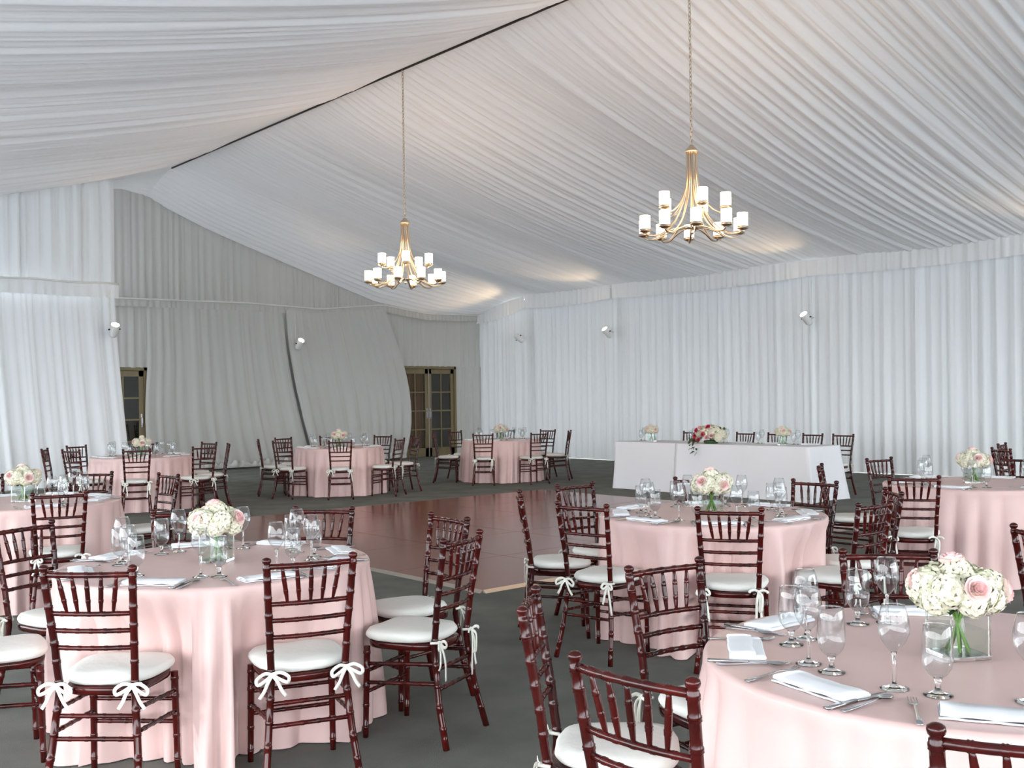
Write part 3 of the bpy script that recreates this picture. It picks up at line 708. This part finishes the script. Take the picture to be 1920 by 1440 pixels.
# key: centre, words for the table, place angle / top-rail distance / turn, tie kind, full cutlery, angle of the vase
TABLES = {
 'A': ((2.22, 4.70), 'the lower-left pink table', [(-141, 1.08, 7, 0), (-96, 1.08, -12, 0), (-55, 1.23, -12, 1), (-16, 1.20, 12, 1), (31, 1.08, 8, 0), (74, 1.08, -15, 2), (120, 1.16, -7, 1), (168, 1.20, 0, 0)], True, 2.3),
 'B': ((2.95, 1.42), 'the lower-right pink table', [(171, 1.205, 12, 0), (130, 1.25, 1, 0), (90, 1.10, -8, 1), (39, 1.08, 3, 1), (-148, 1.20, 0, 0), (-104, 1.22, 0, 0)], True, 1.05),
 'C': ((5.42, 4.23), 'the pink table right of the dance floor', [(-137, 1.08, -10, 1), (178, 1.15, 12, 2), (138, 1.24, 2, 1), (100, 1.08, -12, 2), (43, 1.08, -4, 1), (-4, 1.08, 6, 1), (-89, 1.14, -2, 1), (-50, 1.13, 5, 1)], True, .3),
 'D': ((8.68, 4.02), 'the right-edge pink table', [(126, 1.24, -8, 1), (68, 1.20, 12, 1), (-172, 1.40, 22, 1), (6, 1.22, 0, 1), (-108, 1.22, 0, 1)], True, .9),
 'H': ((2.52, 8.78), 'the left-edge pink table', [(-95, 1.20, -10, 1), (0, 1.19, 5, 1), (45, 1.19, 3, 1), (90, 1.19, 0, 1), (-40, 1.2, 0, 9)], True, .6),
 'E': ((5.95, 15.0), 'the far-left pink table', [(-115, 1.20, 6, 1), (-69, 1.22, -20, 2), (14, 1.21, 0, 1), (-30, 1.22, 8, 2), (165, 1.3, -15, 1), (-160, 1.22, 0, 2), (119, 1.20, -8, 1), (66, 1.2, 0, 1)], False, .2),
 'F': ((9.20, 14.85), 'the far middle pink table', [(-121, 1.20, 0, 2), (150, 1.3, 4, 1), (110, 1.2, -10, 1), (-168, 1.22, 14, 2), (-70, 1.22, 10, 1), (-27, 1.28, 14, 2), (19, 1.2, 6, 1), (66, 1.2, 0, 1)], False, .5),
 'G': ((12.65, 14.75), 'the pink table by the double doors', [(-146, 1.20, 14, 1), (148, 1.25, -10, 2), (98, 1.2, -4, 1), (-96, 1.20, -6, 2), (0, 1.2, 12, 1), (-44, 1.28, -8, 2), (45, 1.2, 0, 1)], False, .9),
}
rn = random.Random(11)
def put(name, me, x, y, z, rz, label, cat, grp):
    return tag(obj(name, me, None, (x, y, z), (0, 0, rz)), label, cat, grp)
def in_view(x, y, m=0):
    Z = x * FW.x + y * FW.y; l = x * RT.x + y * RT.y; u = 960 + 1950 * l / max(.1, Z)
    return -60 - m < u < 1975 + m
for key, (c, words, places, full, vr) in TABLES.items():
    t = empty('round_table', (c[0], c[1], 0)); tag(t, 'round folding table under the cloth of ' + words, 'table', 'round banquet tables')
    obj('tabletop', TTOP, t)
    for k in range(4): a = k * pi / 2 + .6; obj('leg', TLEG, t, (.42 * math.cos(a), .42 * math.sin(a), 0))
    cl = obj('tablecloth', cloth_mesh(ord(key), [(q[0], max(q[1], 1.07), q[2], q[3]) for q in places], key), None, (c[0], c[1], 0)); tag(cl, 'floor-length blush satin cloth draped over ' + words, 'tablecloth', 'blush satin tablecloths')
    names = seat_names([p[0] for p in places])
    bouquet((c[0], c[1], TZ + .001), vr, ord(key), words, roses=6 if key in 'BDH' else 5)
    for k, (ang, r, dev, kind) in enumerate(places):
        a = R(ang); e = Vector((math.cos(a), math.sin(a), 0)); s = Vector((-math.sin(a), math.cos(a), 0)); nm = names[k]
        r = max(r, 1.07)
        if kind != 9: place_chair((c[0] + e.x * r, c[1] + e.y * r), ang + 180 + dev, f'mahogany white-cushioned chair at the {nm} of {words}', 'bamboo-style banquet chairs', kind)
        # a place setting: +s is to the diner's right when facing the centre (looking along -e)
        def at(rad, side): p = Vector((c[0], c[1], 0)) + e * rad + s * side; return p.x, p.y
        j = lambda q: rn.uniform(-q, q)
        x, y = at(.60 + j(.012), j(.015)); rz = a + j(.08) + (0 if full else .2)
        if in_view(x, y): put('napkin', NAP[k % 2], x, y, TZ + .0012, rz + pi / 2 + (pi / 2), f'folded white napkin at the {nm} place of {words}', 'napkin', 'folded napkins')
        if full:
            x, y = at(.60 + j(.01), -.156 + j(.006))
            if in_view(x, y): put('fork', FORK, x, y, TZ + .0012, a + pi / 2 + j(.06), f'silver fork at the {nm} place of {words}', 'fork', 'forks')
            x, y = at(.60 + j(.01), .135 + j(.006)); q = j(.05)
            if in_view(x, y): put('knife', KNIFE, x, y, TZ + .0012, a + pi / 2 + q, f'silver table knife at the {nm} place of {words}', 'knife', 'knives')
            x, y = at(.605 + j(.01), .172 + j(.004))
            if in_view(x, y): put('spoon', SPOON, x, y, TZ + .0012, a + pi / 2 + q + j(.015), f'silver spoon at the {nm} place of {words}', 'spoon', 'spoons')
        x, y = at(.43 + j(.015), .12 + j(.01))
        if in_view(x, y): put('wine_glass', WINE, x, y, TZ + .0012, 0, f'tall wine glass at the {nm} place of {words}', 'wine glass', 'tulip wine glasses')
        x, y = at(.40 + j(.015), .215 + j(.01))
        if in_view(x, y): put('water_glass', WATER, x, y, TZ + .0012, 0, f'short-stemmed water goblet at the {nm} place of {words}', 'water glass', 'water goblets')
# chairs of tables that lie outside the picture
place_chair((4.84, 1.93), -22, 'mahogany chair cut off by the right edge behind the lower-right bouquet', 'bamboo-style banquet chairs', 0)
place_chair((12.5, 5.45), -80, 'farther of two overlapping mahogany chairs at the right edge behind the right-edge bouquet', 'bamboo-style banquet chairs', 1)
place_chair((11.4, 4.98), -35, 'nearer of two overlapping mahogany chairs at the right edge behind the right-edge bouquet', 'bamboo-style banquet chairs', 1)

# ================================================================== HEAD TABLE
HZ = .785
def box_cloth(y0, y1, x0, x1, out, seed, ends):
    """rectangular floor-length cloth: flat top, skirts with shallow folds, ends = which short ends hang (low y, high y)"""
    rn = random.Random(seed); ph = [(rn.uniform(3, 9), rn.uniform(0, 6), rn.uniform(.3, 1)) for _ in range(4)]
    per = []; n1 = 46; n2 = 16
    for k in range(n1): per.append((x0, y1 + (y0 - y1) * k / n1, -1, 0))
    for k in range(n2): per.append((x0 + (x1 - x0) * k / n2, y0, 0, -1))
    for k in range(n1): per.append((x1, y0 + (y1 - y0) * k / n1, 1, 0))
    for k in range(n2): per.append((x1 - (x1 - x0) * k / n2, y1, 0, 1))
    n = len(per); V = []; F = []; cx, cy = (x0 + x1) / 2, (y0 + y1) / 2
    prof = [('t', .0), ('t', .5), ('t', .96), ('t', .995)] + [('d', h) for h in (0.004, .02, .1, .25, .45, .65, .78)]
    for kind, p in prof:
        for k, (x, y, nx, ny) in enumerate(per):
            if kind == 't': V.append((cx + (x - cx) * p, cy + (y - cy) * p, HZ)); continue
            f = p / .78; s = x + y * 1.0
            # corners flare outwards
            dc = min(math.hypot(x - a, y - b) for a in (x0, x1) for b in (y0, y1)); fl = math.exp(-(dc / .12) ** 2)
            wv = sum(c * math.sin(q * s + h0) for q, h0, c in ph) * .014 * f + (.05 * f if abs(ny) > 0 else .012 * f) + out * fl * f
            ex = math.copysign(1, x - cx) if fl > .3 else nx; ey = math.copysign(1, y - cy) if fl > .3 else ny
            if (ny < 0 or (fl > .3 and y < cy)) and not ends[0]: ey = 0
            if (ny > 0 or (fl > .3 and y > cy)) and not ends[1]: ey = 0
            V.append((x + (ex if abs(ex) else 0) * wv * (abs(nx) > 0 or fl > .3), y + ey * wv * (abs(ny) > 0 or fl > .3), HZ - .004 * min(1, p * 100) - (p - .004) * (HZ - .01) / .776))
    m = len(prof)
    for q in range(m - 1):
        for k in range(n): F.append([q * n + k, (q + 1) * n + k, (q + 1) * n + (k + 1) % n, q * n + (k + 1) % n])
    F = [f[::-1] for f in F]
    return mesh('tablecloth', V, F, M['linen'])
o = obj('tablecloth', box_cloth(10.655, 11.95, 12.765, 13.57, .02, 3, (False, True))); tag(o, 'shorter white floor-length cloth at the left end of the head table', 'tablecloth', 'white head table cloths')
o = obj('tablecloth', box_cloth(8.25, 10.645, 12.755, 13.58, .07, 4, (True, False))); tag(o, 'longer white floor-length cloth over the right part of the head table', 'tablecloth', 'white head table cloths')
for y0, y1, w in ((8.29, 10.60, 'right'), (10.70, 11.91, 'left')):
    t = empty('head_table', (13.165, (y0 + y1) / 2, 0)); tag(t, f'rectangular {w} section of the long head table under white cloth', 'table', 'head table sections'); hl = (y1 - y0) / 2
    mb = MB(); mb.box((-.36, -hl, .74), (.36, hl, .772)); obj('tabletop', mb.mesh('tabletop', M['brown'], False), t)
    for sx in (-.3, .3):
        for sy in (-hl + .1, hl - .1): obj('leg', TLEG, t, (sx, sy, 0))
hw = 'the white head table'
for k, (y, nm) in enumerate(((11.53, 'leftmost'), (10.4, 'second from left'), (9.78, 'middle'), (9.13, 'second from right'), (8.60, 'rightmost'))):
    place_chair((14.25, y), 180, f'mahogany bamboo-style chair behind the head table, {nm} of its five', 'bamboo-style banquet chairs', 1)
bouquet((13.15, 11.49, HZ + .001), .3, 201, 'the left end of ' + hw, roses=6, big=.85, green=6)
bouquet((13.15, 8.93, HZ + .001), .9, 202, 'the right end of ' + hw, roses=6, big=.85, green=8)
def big_arrangement():
    rn = random.Random(77); b = empty('flower_arrangement', (12.98, 10.12, HZ + .001), 0); tag(b, 'long low arrangement of hydrangeas, deep pink roses and trailing leaves on ' + hw, 'flowers')
    mb = MB(); mb.lathe([(.001, .0), (.10, .0), (.12, .03), (.11, .05), (.001, .05)], 16); obj('tray', mb.mesh('tray', M['leaf']), b)
    for k in range(22):
        a = 2.4 * k; q = math.sqrt((k + .5) / 22); d = Vector((.12 * q * math.cos(a), .26 * q * math.sin(a), .06 + .17 * math.sqrt(max(0, 1 - q * q))))
        h = obj('hydrangea_head', HYD[k % 3], b, d); aimz(h, (d.x * 2, d.y, .1)); h.scale = (1.25,) * 3
    for k, (x, y, z) in enumerate([(-.14, .17, .21), (-.17, .02, .15), (-.15, .1, .25), (-.17, .2, .06), (-.19, .1, .06), (-.15, -.12, .13), (-.1, .24, .12), (-.1, -.02, .26), (-.16, -.03, .1)]):
        r = obj('rose', ROSEH if k % 3 != 2 else ROSE, b, (x, y, z)); aimz(r, (-1, y, z * 2)); r.scale = (1.15,) * 3
    for k in range(26):
        u = rn.random(); y = .16 - .1 * rn.random() + (.08 if k > 15 else 0); x = -.20 - .06 * u; z = .05 - .2 * u * (k < 16) + (.05 * rn.random() if k >= 16 else 0)
        if z < .05: x = min(x, -.29)
        obj('leaf', LEAF, b, (x, y + rn.uniform(-.05, .05), z), (R(rn.uniform(-80, -20)), R(rn.uniform(-30, 30)), R(90 + rn.uniform(-60, 60))))
    for k in range(8): obj('leaf', LEAF, b, (-.02 + rn.uniform(-.08, .05), -.22 + rn.uniform(-.05, .1), .2 + rn.uniform(-.05, .05)), (R(rn.uniform(10, 70)), 0, R(rn.uniform(90, 200))))
big_arrangement()
for k, (y, nm) in enumerate(((11.62, 'leftmost'), (10.55, 'second from left'), (9.9, 'middle'), (9.25, 'second from right'), (8.62, 'rightmost'))):
    put('napkin', NAP[0], 13.38, y, HZ + .001, rn.uniform(-.2, .2), f'folded white napkin on the head table, {nm} of its five', 'napkin', 'folded napkins')
    put('wine_glass', WINE, 13.25, y + .12, HZ + .001, 0, f'tall tulip wine glass on the head table, {nm} of its five', 'wine glass', 'tulip wine glasses')
    put('water_glass', WATER, 13.28, y + .21, HZ + .001, 0, f'short-stemmed water goblet on the head table, {nm} of its five', 'water glass', 'water goblets')
